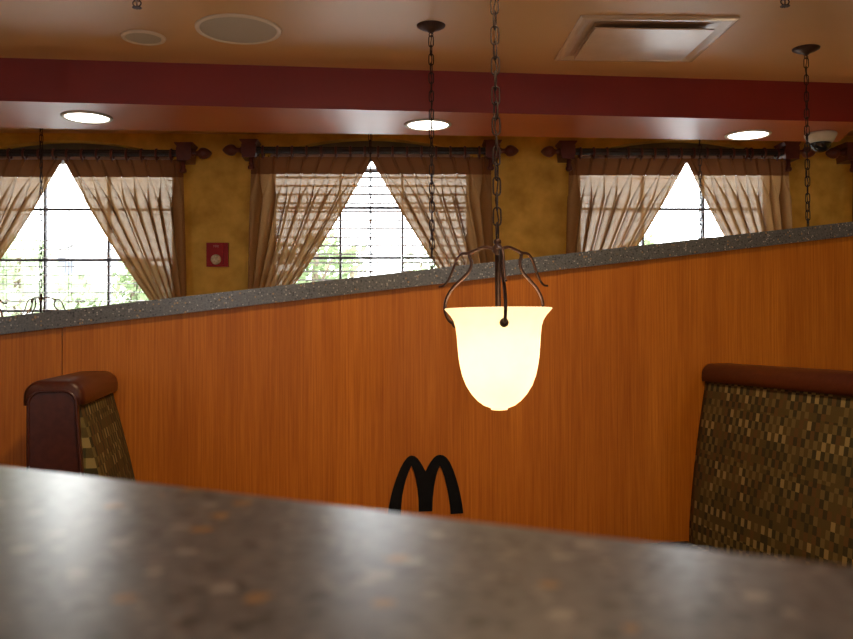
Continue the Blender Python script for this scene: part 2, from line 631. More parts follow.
# ------------------------------------------------------------------ windows, blinds, rods, curtains
rod_names = ['far left window', 'middle window', 'window right of centre', 'window cut off at the right edge']
ROD_GROUP, BLIND_GROUP = 'curtain rods over the windows', 'blinds in the windows'
for wi, (lx, zr, tilt, tr) in enumerate(windows):
    where = rod_names[wi]
    base = wall_pt(lx, 0.0)
    # window (origin at the wall face, floor level)
    rx = lx - WSHIFT[wi]
    w = structure(empty('window_%d' % (wi + 1), base, WALL_YAW))
    top, sill = zr + 0.02, zr + SILL
    bm = bmesh.new()
    box(bm, -HALF, -HALF + .03, .16, .22, sill, zr); box(bm, HALF - .03, HALF, .16, .22, sill, zr)
    box(bm, -HALF + .03, HALF - .03, .16, .22, sill, sill + .05)
    obj('window_frame', bm, M['frame'], w)
    bm = bmesh.new()
    for s in (-1, 1):
        box(bm, s * 0.2245 - .008, s * 0.2245 + .008, .17, .21, sill + .05, zr - .01)
    gy = wall_pt(0, .19)
    for yy in (208, 258, 308):
        z = on_plane(371, yy + (0.8 if wi == 2 else 0), (gy.x, gy.y, 0), WALL_YAW)[1] + (zr - windows[1][1]) * 0.55
        for xa, xb in ((-HALF + .03, -.2335), (-.2155, .2155), (.2335, HALF - .03)):
            box(bm, xa, xb, .175, .205, z - .0085, z + .0085)
    if tr:
        z = on_plane(375, 171, (gy.x, gy.y, 0), WALL_YAW)[1]
        for xa, xb in ((-HALF + .03, -.2335), (-.2155, .2155), (.2335, HALF - .03)):
            box(bm, xa, xb, .175, .205, z - .012, z + .012)
    obj('muntin_grid', bm, M['frame'], w)
    bm = bmesh.new(); box(bm, -HALF + .03, HALF - .03, .188, .192, sill + .05, zr - .01)
    obj('glass_pane', bm, M['glass'], w)
    bm = bmesh.new()
    ap = arch_pts(0, zr)
    prism(bm, [(HALF, zr - .012), (-HALF, zr - .012)] + ap, .10, .22)
    obj('arch_panel', bm, M['recess'], w)
    # venetian blind
    bl = empty('venetian_blind', wall_pt(lx, .05), WALL_YAW)
    tag(bl, {0: 'open pale venetian blind in the leftmost window with a house behind it',
             1: 'pale venetian blind of clearly seen slats in the middle window',
             2: 'pale venetian blind in the window under the rightmost ceiling lamp',
             3: 'pale venetian blind in the window mostly cut off at the right'}[wi], 'blind', BLIND_GROUP)
    bm = bmesh.new()
    n, hs = 23, HALF - .015
    for k in range(n):
        z = zr - .035 - k * 0.0605
        prof = []
        a = R(tilt)
        for q in range(5):
            u = (q / 4 - .5) * .048
            cu = .0025 * (1 - (2 * u / .048) ** 2)
            prof.append((u * math.cos(a) - cu * math.sin(a), z + u * math.sin(a) + cu * math.cos(a)))
        lo = [(u, v - .0026) for u, v in prof]
        prism(bm, prof + lo[::-1], -hs, hs, 'x')
    obj('slats', bm, M['slat'], bl)
    bm = bmesh.new()
    for xx in (-.45, 0, .45):
        for yy in (-.026, .026):
            tube(bm, [(xx, yy, zr - .02), (xx, yy, zr - .04 - n * .0605)], .0016, 5)
    obj('ladder_cord', bm, M['frame'], bl)
    bm = bmesh.new(); box(bm, -hs, hs, -.025, .025, zr - .05 - n * .0605, zr - .028 - n * .0605)
    obj('bottom_rail', bm, M['slat'], bl)
    bm = bmesh.new(); box(bm, -hs, hs, -.027, .027, zr - .02, zr + .018)
    obj('head_rail', bm, M['slat'], bl)

    # curtain rod (origin at rod centre)
    rd = empty('curtain_rod', wall_pt(rx, ROD_OFF, zr), WALL_YAW)
    tag(rd, {0: 'black curtain rod with red-brown finial over the leftmost window',
             1: 'black curtain rod with two red-brown finials over the middle window',
             2: 'black curtain rod with red-brown finials beside the dome camera',
             3: 'curtain rod end and finial cut off by the right edge'}[wi], 'curtain rod', ROD_GROUP)
    bm = bmesh.new()
    n = 12
    prof = []
    L = CHALF[wi] - .03
    ring = [(0.024 if k % 2 else 0.0205) for k in range(24)]
    va = [bm.verts.new((-L, r * math.cos(2 * PI * k / 24), r * math.sin(2 * PI * k / 24))) for k, r in enumerate(ring)]
    vb = [bm.verts.new((L, r * math.cos(2 * PI * k / 24), r * math.sin(2 * PI * k / 24))) for k, r in enumerate(ring)]
    for k in range(24):
        j = (k + 1) % 24
        bm.faces.new((va[k], va[j], vb[j], vb[k]))
    bm.faces.new(va[::-1]); bm.faces.new(vb)
    obj('pole', bm, M['rodblack'], rd)
    for s in (-1, 1):
        bm = bmesh.new()
        xb = s * (CHALF[wi] + .012)
        # stepped block with a flared top
        prism(bm, [(-.045, -.055), (.045, -.055), (.050, -.01), (.050, .03), (.045, .04), (.062, .062), (.062, .068),
                   (-.062, .068), (-.062, .062), (-.045, .04), (-.050, .03), (-.050, -.01)], -.045, .118)
        bmesh.ops.translate(bm, verts=bm.verts, vec=(xb, 0, 0))
        b = obj('bracket', bm, M['mahogany'], rd)
        bm = bmesh.new()
        lathe(bm, [(.016, -.053), (.015, -.085), (.019, -.092), (.015, -.099), (.023, -.112), (.024, -.124), (.016, -.134), (.004, -.137)],
              16, (xb + s * -.012, 0, 0))
        obj('drop_knob', bm, M['mahogany'], b, True)
        bm = bmesh.new()
        lathe(bm, [(.022, .048), (.024, .056), (.017, .066), (.016, .085), (.024, .094), (.036, .104), (.040, .122), (.037, .142),
                   (.026, .163), (.012, .178), (.003, .184)], 20, (0, 0, 0), 'x')
        if s < 0:
            bmesh.ops.scale(bm, vec=(-1, 1, 1), verts=bm.verts)
        bmesh.ops.translate(bm, verts=bm.verts, vec=(xb, 0, 0))
        obj('finial', bm, M['mahogany'], rd, True)
    xs = []
    for s in (-1, 1):
        for k in range(8):
            xs.append(s * (0.045 + k * (CHALF[wi] - .125) / 7) + (APEX[wi] if k < 5 else 0))
    proto_ring = None
    for x in xs:
        if proto_ring is None:
            bm = bmesh.new()
            pr = [(.0345 + .0075 * math.cos(2 * PI * q / 8), .0085 * math.sin(2 * PI * q / 8)) for q in range(8)]
            lathe(bm, pr, 20, (0, 0, -.009), 'x', close=True)
            box(bm, -.004, .004, -.004, .004, -.062, -.05)
            proto_ring = obj('ring', bm, M['mahogany'], rd, True)
            proto_ring.location = (x, 0, 0)
        else:
            c = proto_ring.copy()
            COL.objects.link(c)
            c.parent = rd
            c.location = (x, 0, 0)

    # curtains
    HEAD = 0.120
    NP, SPP, ROWS = 8, 18, 44
    for s in (-1, 1):
        if wi == 3 and s == 1:
            continue
        rnd = random.Random(31 * wi + s + 5)
        cu = empty('curtain', wall_pt(rx, ROD_OFF, zr), WALL_YAW)
        lab = {(0, -1): 'sheer brown curtain on the left half of the leftmost window, cut by the frame',
               (0, 1): 'sheer brown tied-back curtain at the right of the leftmost window, left of the fire strobe',
               (1, -1): 'sheer brown tied-back curtain on the left half of the middle window',
               (1, 1): 'sheer brown tied-back curtain on the right half of the middle window, behind the chains',
               (2, -1): 'sheer brown tied-back curtain on the left half of the window right of the lit pendant',
               (2, 1): 'sheer brown tied-back curtain just left of the dome camera',
               (3, -1): 'sliver of brown curtain at the right edge of the photo'}[(wi, s)]
        tag(cu, lab, 'curtain', 'tied-back curtains')
        zt = -0.045
        ztie = 1.31 - zr
        zbot = 0.98 - zr
        xo_t, xi_t = s * CHALF[wi], s * -0.012 + APEX[wi]
        if wi == 0 and s == 1:
            xi_t = s * 0.015
        xo_b, xi_b = s * (CHALF[wi] + .03), s * (CHALF[wi] - .10)
        phs = [rnd.uniform(-.12, .12) for _ in range(NP)]
        wid = [rnd.uniform(.8, 1.2) for _ in range(NP)]

        def row(z, head):
            t = max(0.0, (zt - z) / (zt - ztie))
            if t <= 1:
                xo = xo_t + (xo_b - xo_t) * t
                xi = xi_t + (xi_b - xi_t) * t - s * 0.030 * math.sin(PI * t)
            else:
                q = min(1.0, (t - 1) / 0.3)
                xo, xi = xo_b + s * .01 * q, xi_b - s * 0.10 * q
            W = abs(xo - xi)
            if head:
                lobe, amp, k = .20, .020, .10
            else:
                g = min(1.0, (zt - HEAD - z) / 0.16)
                lobe = .20 + .34 * g
                amp = (.020 + .030 * g) * (1 - .35 * min(1, t))
                k = .18 + .30 * g
            out = []
            for p in range(NP):
                cen = .5 + phs[p] * min(1.0, t * 2)
                lb = lobe * (wid[p] if not head else 1)
                for q in range(SPP):
                    f = q / SPP
                    # half of the samples in the folded lobe
                    if f < .25:
                        u, dx, dy = (f / .25) * (cen - lb / 2), 0, 0
                    elif f < .75:
                        tt = (f - .25) / .5
                        u = cen - lb / 2 + lb * tt
                        dx = -k * lb * math.sin(2 * PI * tt) * 1.3
                        dy = -amp * math.sin(PI * tt) ** 2
                    else:
                        u, dx, dy = cen + lb / 2 + (f - .75) / .25 * (1 - cen - lb / 2), 0, 0
                    uu = (p + u + dx) / NP
                    x = xo + (xi - xo) * uu
                    wave = .010 * math.sin(p * 1.9 + z * 7 + f * 5) * min(1, t)
                    out.append((x, dy + wave, z))
            out.append((xi, 0, z))
            return out

        def sheet(zs, head):
            bm = bmesh.new()
            prev = None
            for z in zs:
                vs = [bm.verts.new(p) for p in row(z, head)]
                if prev:
                    for a in range(len(vs) - 1):
                        bm.faces.new((prev[a], prev[a + 1], vs[a + 1], vs[a]))
                prev = vs
            return bm
        hz = [zt - HEAD * k / 5 for k in range(6)]
        obj('header', sheet(hz, True), M['header'], cu, True)
        bz = [zt - HEAD - (zt - HEAD - zbot) * (k / ROWS) for k in range(ROWS + 1)]
        obj('drape', sheet(bz, False), M['sheer'], cu, True)
        bm = bmesh.new()
        cx = (xo_b + xi_b) / 2
        lathe(bm, [(.97, -.03), (1.0, -.03), (1.0, .03), (.97, .03)], 28, (0, 0, 0), 'z', close=True)
        bmesh.ops.scale(bm, vec=(.085, .062, 1), verts=bm.verts)
        bmesh.ops.translate(bm, verts=bm.verts, vec=(cx, -.01, ztie))
        obj('tieback', bm, M['header'], cu, True)

# ------------------------------------------------------------------ partition
P_YAW = R(11.5)
P0 = (0.0, 3.3, 0.0)
pd = Vector((math.cos(P_YAW), math.sin(P_YAW), 0))
pn = Vector((math.sin(P_YAW), -math.cos(P_YAW), 0))      # towards the camera
part = empty('partition', P0, P_YAW)
tag(part, 'long orange wood-veneer partition with sloping grey speckled top behind the lit pendant', 'partition')
OV = 0.022
pc = (P0[0] + pn.x * OV, P0[1] + pn.y * OV, 0.0)
xa, za = on_plane(0, 317, pc, P_YAW)
xb, zb = on_plane(853, 221.5, pc, P_YAW)
sl = (zb - za) / (xb - xa)
CAPH = 0.060
PX0, PX1, PT = -3.3, 2.9, 0.11


def ptop(x):
    return za + (x - xa) * sl


bm = bmesh.new()
prism(bm, [(PX0, ptop(PX0) - CAPH), (PX1, ptop(PX1) - CAPH), (PX1, ptop(PX1)), (PX0, ptop(PX0))], -OV, PT + OV)
bevel_all(bm, .006, 2)
obj('cap', bm, M['cap'], part)
seam = on_plane(62, 400, P0, P_YAW)[0]
for a, b in ((PX0, seam - .0015), (seam + .0015, PX1)):
    bm = bmesh.new()
    prism(bm, [(a, 0), (b, 0), (b, ptop(b) - CAPH), (a, ptop(a) - CAPH)], 0, PT)
    bevel_all(bm, .002, 1)
    obj('wood_panel', bm, M['wood'], part)

# arched letter emblem on the partition
mp = [(160, 505), (166, 450), (180, 380), (195, 325), (212, 275), (232, 225), (252, 188), (272, 162), (287, 151), (302, 148), (317, 151), (333, 163),
      (350, 187), (366, 214), (380, 240), (394, 212), (410, 185), (428, 161), (446, 147), (465, 143), (484, 147), (502, 160), (520, 186), (540, 230),
      (557, 280), (571, 330), (583, 385), (592, 435), (598, 482), (525, 487), (522, 440), (514, 385), (504, 332), (490, 275), (476, 232), (462, 205),
      (449, 235), (438, 275), (428, 330), (421, 390), (418, 470), (340, 472), (340, 410), (333, 340), (325, 290), (313, 243), (298, 205),
      (282, 238), (267, 280), (254, 330), (244, 380), (238, 440), (234, 510)]
bm = bmesh.new()
pl = [on_plane(360 + u / 5.807, 430 + v / 5.807, P0, P_YAW) for u, v in mp]
ox = sum(p[0] for p in pl) / len(pl)
oz = min(p[1] for p in pl)
flat = [(x - ox, z - oz) for x, z in pl]
front = [bm.verts.new((x, -0.007, z)) for x, z in flat]
back = [bm.verts.new((x, -0.0005, z)) for x, z in flat]
for tri in tessellate_polygon([[Vector((x, z, 0)) for x, z in flat]]):
    bm.faces.new([front[i] for i in tri])
    bm.faces.new([back[i] for i in tri][::-1])
for i in range(len(flat)):
    j = (i + 1) % len(flat)
    bm.faces.new((front[i], front[j], back[j], back[i]))
em = obj('wall_emblem', bm, M['black'])
em.location = Vector(P0) + pd * ox + Vector((0, 0, oz))
em.rotation_euler = (0, 0, P_YAW)
tag(em, 'black double-arch letter M emblem fixed low on the wood partition', 'emblem')

# ------------------------------------------------------------------ booths
def profile_back(sx, z, lean):
    """x of the seat side at height z (rear face is x = 0)"""
    t = min(1.0, max(0.0, (1.062 - z) / (1.062 - .44)))
    return sx * (.133 + lean * (1 - (1 - t) ** 1.4))


def rounded_top(w0, w1, zb, zt, r, n=8):
    """closed section (x, z), rounded at both top corners"""
    pts = [(w0, zb), (w1, zb)]
    for k in range(n + 1):
        a = k / n * PI / 2
        pts.append((w1 - r + r * math.cos(a), zt - r + r * math.sin(a)))
    for k in range(n + 1):
        a = PI / 2 + k / n * PI / 2
        pts.append((w0 + r + r * math.cos(a), zt - r + r * math.sin(a)))
    return pts


def booth(name_loc, sx, length, label, lean):
    """local +y runs from the partition to the aisle, seat on the sx side"""
    b = empty('booth_bench', name_loc, P_YAW + PI)
    tag(b, label, 'booth', 'booth benches against the partition')
    # upholstered back: smooth padded sheet with a rear face
    bm = bmesh.new()
    NZ, NY = 14, 24
    g = []
    for i in range(NZ + 1):
        z = .34 + (1.070 - .34) * i / NZ
        rowv = []
        for j in range(NY + 1):
            y = .004 + (length - .008) * j / NY
            e = min(1.0, min(y, length - y) / .05)
            pad = .010 * math.sqrt(max(0.0, 1 - (1 - e) ** 2))
            rowv.append(bm.verts.new((profile_back(sx, z, lean) + sx * (pad - .010), y, z)))
        g.append(rowv)
    for i in range(NZ):
        for j in range(NY):
            bm.faces.new((g[i][j], g[i][j + 1], g[i + 1][j + 1], g[i + 1][j]))
    rear = [[bm.verts.new((0, .004 + (length - .008) * j, z)) for j in (0, 1)] for z in (.34, 1.070)]
    bm.faces.new((rear[0][0], rear[0][1], rear[1][1], rear[1][0]))
    bm.faces.new([rear[0][0]] + [g[0][j] for j in range(NY + 1)] + [rear[0][1]])
    bm.faces.new([rear[1][0]] + [g[NZ][j] for j in range(NY + 1)] + [rear[1][1]])
    bm.faces.new([rear[0][0], rear[1][0]] + [g[i][0] for i in range(NZ, -1, -1)])
    bm.faces.new([rear[0][1], rear[1][1]] + [g[i][NY] for i in range(NZ, -1, -1)])
    obj('seat_back', bm, M['fabric'], b, True)
    # leather roll along the top
    bm = bmesh.new()
    sec = rounded_top(-.012, .150, 1.052, 1.122, .045)
    sec = [(sx * x, z) for x, z in sec]
    ys = [.003, .012, length - .004, length + .022, length + .032]
    ins = [.006, 0, 0, .003, .012]
    rings = []
    cx = sx * .069
    for y, d in zip(ys, ins):
        k = 1 - d / .08
        rings.append([bm.verts.new((cx + (x - cx) * k, y, 1.07 + (z - 1.07) * k)) for x, z in sec])
    for p, q in zip(rings, rings[1:]):
        for i in range(len(sec)):
            j = (i + 1) % len(sec)
            bm.faces.new((p[i], p[j], q[j], q[i]))
    bm.faces.new(rings[0]); bm.faces.new(rings[-1][::-1])
    obj('top_roll', bm, M['leather'], b, True)
    # end panel with arched top and a welt
    def end_sec(d):
        pts = []
        for k in range(9):
            z = .10 + (1.03 - .10) * k / 8
            xx = .133 + .035 * (1 - (1 - min(1, (1.062 - z) / .622)) ** 1.4)
            pts.append((xx - d, z))
        top = [(x, z - d) for x, z in rounded_top(.002 + d, .135 - d, 1.03, 1.097, .036)[2:]]
        return pts + top + [(.002 + d, .10)]
    bm = bmesh.new()
    prism(bm, [(sx * x, z) for x, z in end_sec(.002)], length - .004, length + .034)
    ep = obj('end_panel', bm, M['leather'], b)
    bm = bmesh.new()
    tube(bm, [(sx * x, length + .034, z) for x, z in end_sec(.004)], .0045, 6)
    obj('welt', bm, M['leather'], ep, True)
    bm = bmesh.new(); box(bm, min(0, sx * .58), max(0, sx * .58), .004, length, 0.0, .31)
    obj('seat_base', bm, M['wood'], b)
    bm = bmesh.new()
    x0, x1 = sorted((sx * .215, sx * .64))
    box(bm, x0, x1, .004, length + .03, .31, .41)
    bevel_all(bm, .03, 4)
    obj('seat_cushion', bm, M['seatfabric'], b, True)
    return b


# booth frame is turned by pi, so the left booth's seat (towards +pd) lies on local -x
lxp, lzp = on_plane(116, 387, P0, P_YAW)
rxp, rzp = on_plane(703, 377, P0, P_YAW)
booth(Vector(P0) + pd * (lxp - .143) + pn * .001, -1, .62, 'booth bench at the left with burgundy leather end panel and checked seat back', .125)
booth(Vector(P0) + pd * (rxp + .137) + pn * .001, 1, 1.20, 'booth bench at the right showing its dark checked seat back under a burgundy roll', .080)

# ------------------------------------------------------------------ foreground counter
CT = CAM_Z - 0.075
a = at_height(0, 465.5, CT)
b = at_height(853, 567, CT)
e = (b - a); e.z = 0; e.normalize()
inw = Vector((e.y, -e.x, 0))                 # towards the camera
if inw.dot(Vector((0, -1, 0))) < 0:
    inw = -inw
mid = (a + b) / 2
ang = math.atan2(e.y, e.x)
ct = empty('counter', (mid.x, mid.y, 0), ang)
tag(ct, 'blurred grey speckled stone countertop across the foreground', 'counter')
bm = bmesh.new(); box(bm, -1.55, 1.0, -.46, 0, CT - .04, CT)
bevel_all(bm, .009, 4)
obj('countertop', bm, M['counter'], ct)
bm = bmesh.new(); box(bm, -1.5, .95, -.40, -.06, 0, CT - .04)
obj('counter_base', bm, M['wood'], ct)

# ------------------------------------------------------------------ pendants
def pendant_proto(loc, label):
    """origin at the hub where the scroll arms meet"""
    t = empty('pendant_lamp', loc)
    tag(t, label, 'pendant lamp', 'chain-hung pendant lamps')
    top = CEIL - loc[2]
    bm = bmesh.new()
    lathe(bm, [(.002, -.034), (.012, -.032), (.020, -.024), (.048, -.014), (.064, -.005), (.066, 0)], 32, (0, 0, top))
    can = obj('canopy', bm, M['iron'], t, True)
    bm = bmesh.new()
    tube(bm, [(.009 * math.cos(2 * PI * k / 12), 0, top - .042 + .009 * math.sin(2 * PI * k / 12)) for k in range(12)], .0022, 6, True)
    obj('canopy_loop', bm, M['iron'], can, True)
    # chain
    pitch, ll, lw = .041, .0255, .0108           # half lengths
    zs, k = top - .072, 0
    bm = bmesh.new()
    nlinks = int((top - .06 - .03) / pitch)
    pitch = (top - .072 - .045) / (nlinks - 1)
    for i in range(nlinks):
        zc = top - .072 - i * pitch
        pts = []
        for q in range(20):
            an = 2 * PI * q / 20
            x = lw * math.cos(an) * (1.0 if abs(math.cos(an)) > .2 else 1.0)
            z = (ll - lw) * (1 if math.sin(an) >= 0 else -1) * min(1, abs(math.sin(an)) * 3) + lw * math.sin(an)
            pts.append((x, 0, zc + z) if i % 2 == 0 else (0, x, zc + z))
        # slight random twist
        rot = Matrix.Rotation(random.uniform(-.45, .45), 3, 'Z')
        tube(bm, [rot @ Vector(p) for p in pts], .0025, 6, True)
    ch = obj('chain', bm, M['chainiron'], t, True)
    bm = bmesh.new()
    pts = [(.004 * math.sin(i * 1.7), .004 * math.cos(i * 1.7), top - .02 - (top - .04) * i / 40) for i in range(41)]
    tube(bm, pts, .0022, 5)
    obj('cord', bm, M['chainiron'], t, True)
    # hub and stem
    bm = bmesh.new()
    lathe(bm, [(.004, .026), (.010, .022), (.011, .014), (.008, .010), (.013, .004), (.014, -.010), (.009, -.016), (.008, -.02)], 16)
    obj('hub', bm, M['iron'], t, True)
    bm = bmesh.new()
    lathe(bm, [(.008, -.02), (.008, -.20), (.020, -.205), (.020, -.245), (.006, -.25)], 16)
    obj('stem', bm, M['iron'], t, True)
    # three scroll arms
    main = [(.008, -.004), (.035, .004), (.062, -.002), (.084, -.014), (.0785, -.038), (.0870, -.062), (.112, -.085), (.140, -.110),
            (.158, -.140), (.1615, -.170), (.152, -.194), (.138, -.206), (.128, -.208)]
    tail = [(.070, -.004), (.088, -.010), (.108, -.012), (.124, -.028), (.138, -.060), (.152, -.086), (.166, -.099), (.180, -.101)]
    for az in (-88, 33, 154):
        ca, sa = math.cos(R(az)), math.sin(R(az))
        bm = bmesh.new()
        pth = smooth_path([(r * ca, r * sa, z) for r, z in main], 5)
        tube(bm, pth, .0048, 8)
        arm = obj('arm', bm, M['iron'], t, True)
        bm = bmesh.new()
        pth = smooth_path([(r * ca, r * sa, z) for r, z in tail], 5)
        n = len(pth)
        tube(bm, pth, [.0046 * (1 - .35 * i / n) for i in range(n)], 8)
        obj('scroll_tail', bm, M['iron'], arm, True)
        bm = bmesh.new()
        r0 = .128
        d = Vector((ca, sa, 0))
        cc = d * r0 + Vector((0, 0, -.208))
        bmesh.ops.create_uvsphere(bm, u_segments=14, v_segments=8, radius=.0125, matrix=Matrix.Translation(cc))
        obj('ball_end', bm, M['iron'], arm, True)
    # bell shade, double walled
    SD = -.011
    outp = [(.1485, -.157), (.141, -.166), (.131, -.178), (.123, -.192), (.1185, -.208), (.1155, -.235), (.1135, -.265), (.111, -.295), (.107, -.322),
            (.101, -.349), (.091, -.376), (.077, -.400), (.060, -.420), (.042, -.434), (.024, -.441), (.022, -.446), (.003, -.447)]
    outp = [(r, z + SD * (1 - (-z - .157) / .29)) for r, z in outp]
    inp = [(max(.001, r - .004), z + .003) for r, z in outp]
    inp[0] = (.1470, outp[0][1] + .0015)
    bm = bmesh.new()
    lathe(bm, outp[::-1] + inp, 48)
    sh = obj('glass_shade', bm, M['shade'], t, True)
    # lamp bulb
    bm = bmesh.new()
    lathe(bm, [(.014, -.248), (.016, -.262), (.026, -.285), (.030, -.305), (.026, -.325), (.014, -.338), (.002, -.341)], 20)
    obj('bulb', bm, M['bulb'], t, True)
    return t


M['bulb'] = emitter('bulb_glow', (1.0, 0.80, 0.55), BULB * 16)
h1 = at_depth(497.5, 248.0, 2.40)
HUB_Z = h1.z
pend = pendant_proto(h1, 'lit bell-shaped glass pendant in front of the wood partition, nearest and fully seen')
c2 = at_height(431, 25.5, CEIL)
c3 = at_height(806, 48.5, CEIL)
c4p = c2 * 2 - c3
spots = [((c2.x, c2.y, HUB_Z), 'pendant behind the partition whose round canopy hangs left of the lit pendant'),
         ((c3.x, c3.y, HUB_Z), 'pendant behind the partition, its canopy and chain in front of the dome camera'),
         ((c4p.x - .10, c4p.y, HUB_Z), 'pendant scroll arm just showing above the partition at the left edge')]
for px, lab in ((41, 'far pendant whose scroll arms show against the leftmost window'),
                (370.5, 'far pendant chain hanging down the centre of the middle window'),
                (700.5, 'far pendant chain hanging in the window right of the lit pendant')):
    q = at_depth(px, 230, 5.5)
    spots.append(((q.x, q.y, HUB_Z), lab))
for loc, lab in spots:
    copy_thing(pend, loc, lab)
pend.rotation_euler = (0, R(-.35), 0)

# ------------------------------------------------------------------ ceiling fixtures
def speaker(px, py, dia, label):
    p = at_height(px, py, CEIL)
    t = empty('ceiling_speaker', (p.x, p.y, CEIL))
    tag(t, label, 'ceiling speaker', 'round ceiling speakers')
    r = dia / 2
    bm = bmesh.new()
    lathe(bm, [(r, -.0005), (r - .003, -.008), (r - .016, -.011), (r - .022, -.006), (r - .022, -.0005)], 48, close=True)
    obj('rim', bm, M['palerim'], t, True)
    bm = bmesh.new()
    lathe(bm, [(r - .0225, -.0005), (r - .0225, -.006), (.002, -.009)], 48)
    obj('grille', bm, M['grille'], t)


speaker(143.5, 37, .205, 'small round ceiling speaker at the left')
speaker(238.5, 29, .392, 'large round ceiling speaker right of the small one')


def recessed(px, py, label):
    p = at_height(px, py, BEAM_Z)
    t = empty('recessed_light', (p.x, p.y, BEAM_Z))
    tag(t, label, 'recessed light', 'recessed lights in the beam')
    bm = bmesh.new()
    lathe(bm, [(.134, -.0005), (.132, -.006), (.119, -.009), (.113, -.004), (.113, -.0005)], 48, close=True)
    obj('trim_ring', bm, M['white'], t, True)
    bm = bmesh.new()
    lathe(bm, [(.1125, -.0005), (.1125, -.004), (.002, -.006)], 48)
    obj('diffuser', bm, M['lamp'], t)


recessed(87, 117, 'leftmost lit recessed light in the red beam')
recessed(428, 124.5, 'middle lit recessed light in the red beam')
recessed(748, 134.5, 'rightmost lit recessed light in the red beam')


def sprinkler(px, py, label):
    p = at_height(px, py, CEIL - .055)
    t = empty('sprinkler_head', (p.x, p.y, CEIL))
    tag(t, label, 'sprinkler', 'ceiling sprinklers')
    bm = bmesh.new()
    lathe(bm, [(.034, -.0005), (.033, -.004), (.016, -.012), (.014, -.014), (.012, -.022), (.012, -.028)], 24)
    obj('escutcheon', bm, M['steel'], t, True)
    bm = bmesh.new()
    for s in (-1, 1):
        tube(bm, smooth_path([(s * .009, 0, -.024), (s * .017, 0, -.036), (s * .013, 0, -.046), (s * .003, 0, -.053)], 4), .003, 6)
    tube(bm, [(0, 0, -.026), (0, 0, -.050)], .003, 8)
    obj('frame_arms', bm, M['iron'], t, True)
    bm = bmesh.new()
    for k in range(10):
        a = 2 * PI * k / 10
        d = Vector((math.cos(a), math.sin(a), 0)); n = Vector((-d.y, d.x, 0))
        pts = [d * .002 - n * .002, d * .019 - n * .004, d * .019 + n * .004, d * .002 + n * .002]
        lo = [bm.verts.new((q.x, q.y, -.057)) for q in pts]
        hi = [bm.verts.new((q.x, q.y, -.0545)) for q in pts]
        bm.faces.new(lo[::-1]); bm.faces.new(hi)
        for i in range(4):
            j = (i + 1) % 4
            bm.faces.new((lo[i], lo[j], hi[j], hi[i]))
    lathe(bm, [(.008, -.0575), (.008, -.053)], 16)
    obj('deflector', bm, M['iron'], t)


sprinkler(137, 7.5, 'small sprinkler head on the ceiling at the top left')
sprinkler(785, 6, 'small sprinkler head on the ceiling at the top right')

# air diffuser with a floating centre plate
pa, pb, pcq, pdq = (at_height(*q, CEIL) for q in ((580, 14), (737, 17), (693.5, 60.5), (556, 58)))
cen = (pa + pb + pcq + pdq) / 4
wx = ((pb - pa).length + (pcq - pdq).length) / 4
wy = ((pdq - pa).length + (pcq - pb).length) / 4
yaw = math.atan2((pb - pa).y, (pb - pa).x)
t = empty('air_diffuser', (cen.x, cen.y, CEIL), R(2.5))
tag(t, 'square tan ceiling air diffuser with a floating centre plate', 'air vent')


def ring_loop(bm, hx, hy, z):
    return [bm.verts.new((x, y, z)) for x, y in ((-hx, -hy), (hx, -hy), (hx, hy), (-hx, hy))]


bm = bmesh.new()
loops = [(0, 0, -.0005), (0, 0, -.010), (.012, .012, -.016), (.026, .026, -.016), (.058, .058, -.004), (.085, .085, -.002), (.085, .085, -.0005)]
prev = None
first = None
for dx, dy, z in loops:
    lp = ring_loop(bm, wx - dx, wy - dy, z)
    if prev:
        for i in range(4):
            j = (i + 1) % 4
            bm.faces.new((prev[i], prev[j], lp[j], lp[i]))
    else:
        first = lp
    prev = lp
for i in range(4):
    j = (i + 1) % 4
    bm.faces.new((prev[i], prev[j], first[j], first[i]))
obj('frame', bm, M['tanmetal'], t)
bm = bmesh.new(); box(bm, -wx + .086, wx - .086, -wy + .086, wy - .086, -.004, -.0008)
obj('back_pan', bm, M['tanmetal'], t)
bm = bmesh.new(); box(bm, -.17, .17, -wy + .135, wy - .135, -.0055, -.0041)
obj('throat_shade_sheet', bm, M['black'], t)  # flat black sheet stands in for the unlit duct interior
bm = bmesh.new(); box(bm, -wx + .084, wx - .084, -wy + .084, wy - .084, -.032, -.026)
bevel_all(bm, .003, 2)
pl = obj('centre_plate', bm, M['tanmetal'], t)
bm = bmesh.new()
for sx_ in (-1, 1):
    for sy_ in (-1, 1):
        box(bm, sx_ * .16 - .01, sx_ * .16 + .01, sy_ * .13 - .01, sy_ * .13 + .01, -.026, -.0056)
obj('hanger', bm, M['black'], pl)

# dome camera under the beam
p = at_height(820.5, 133.5, BEAM_Z)
t = empty('dome_camera', (p.x, p.y, BEAM_Z))
tag(t, 'white security dome camera with black bubble under the red beam', 'security camera')
bm = bmesh.new()
lathe(bm, [(.088, -.0005), (.092, -.006), (.091, -.014), (.078, -.04), (.066, -.056), (.062, -.058)], 40)
obj('housing', bm, M['white'], t, True)
bm = bmesh.new()
lathe(bm, [(.060 * math.cos(q * PI / 18), -.0585 - .056 * math.sin(q * PI / 18)) for q in range(0, 9)] + [(.002, -.1145)], 40)
obj('bubble', bm, M['dome'], t, True)

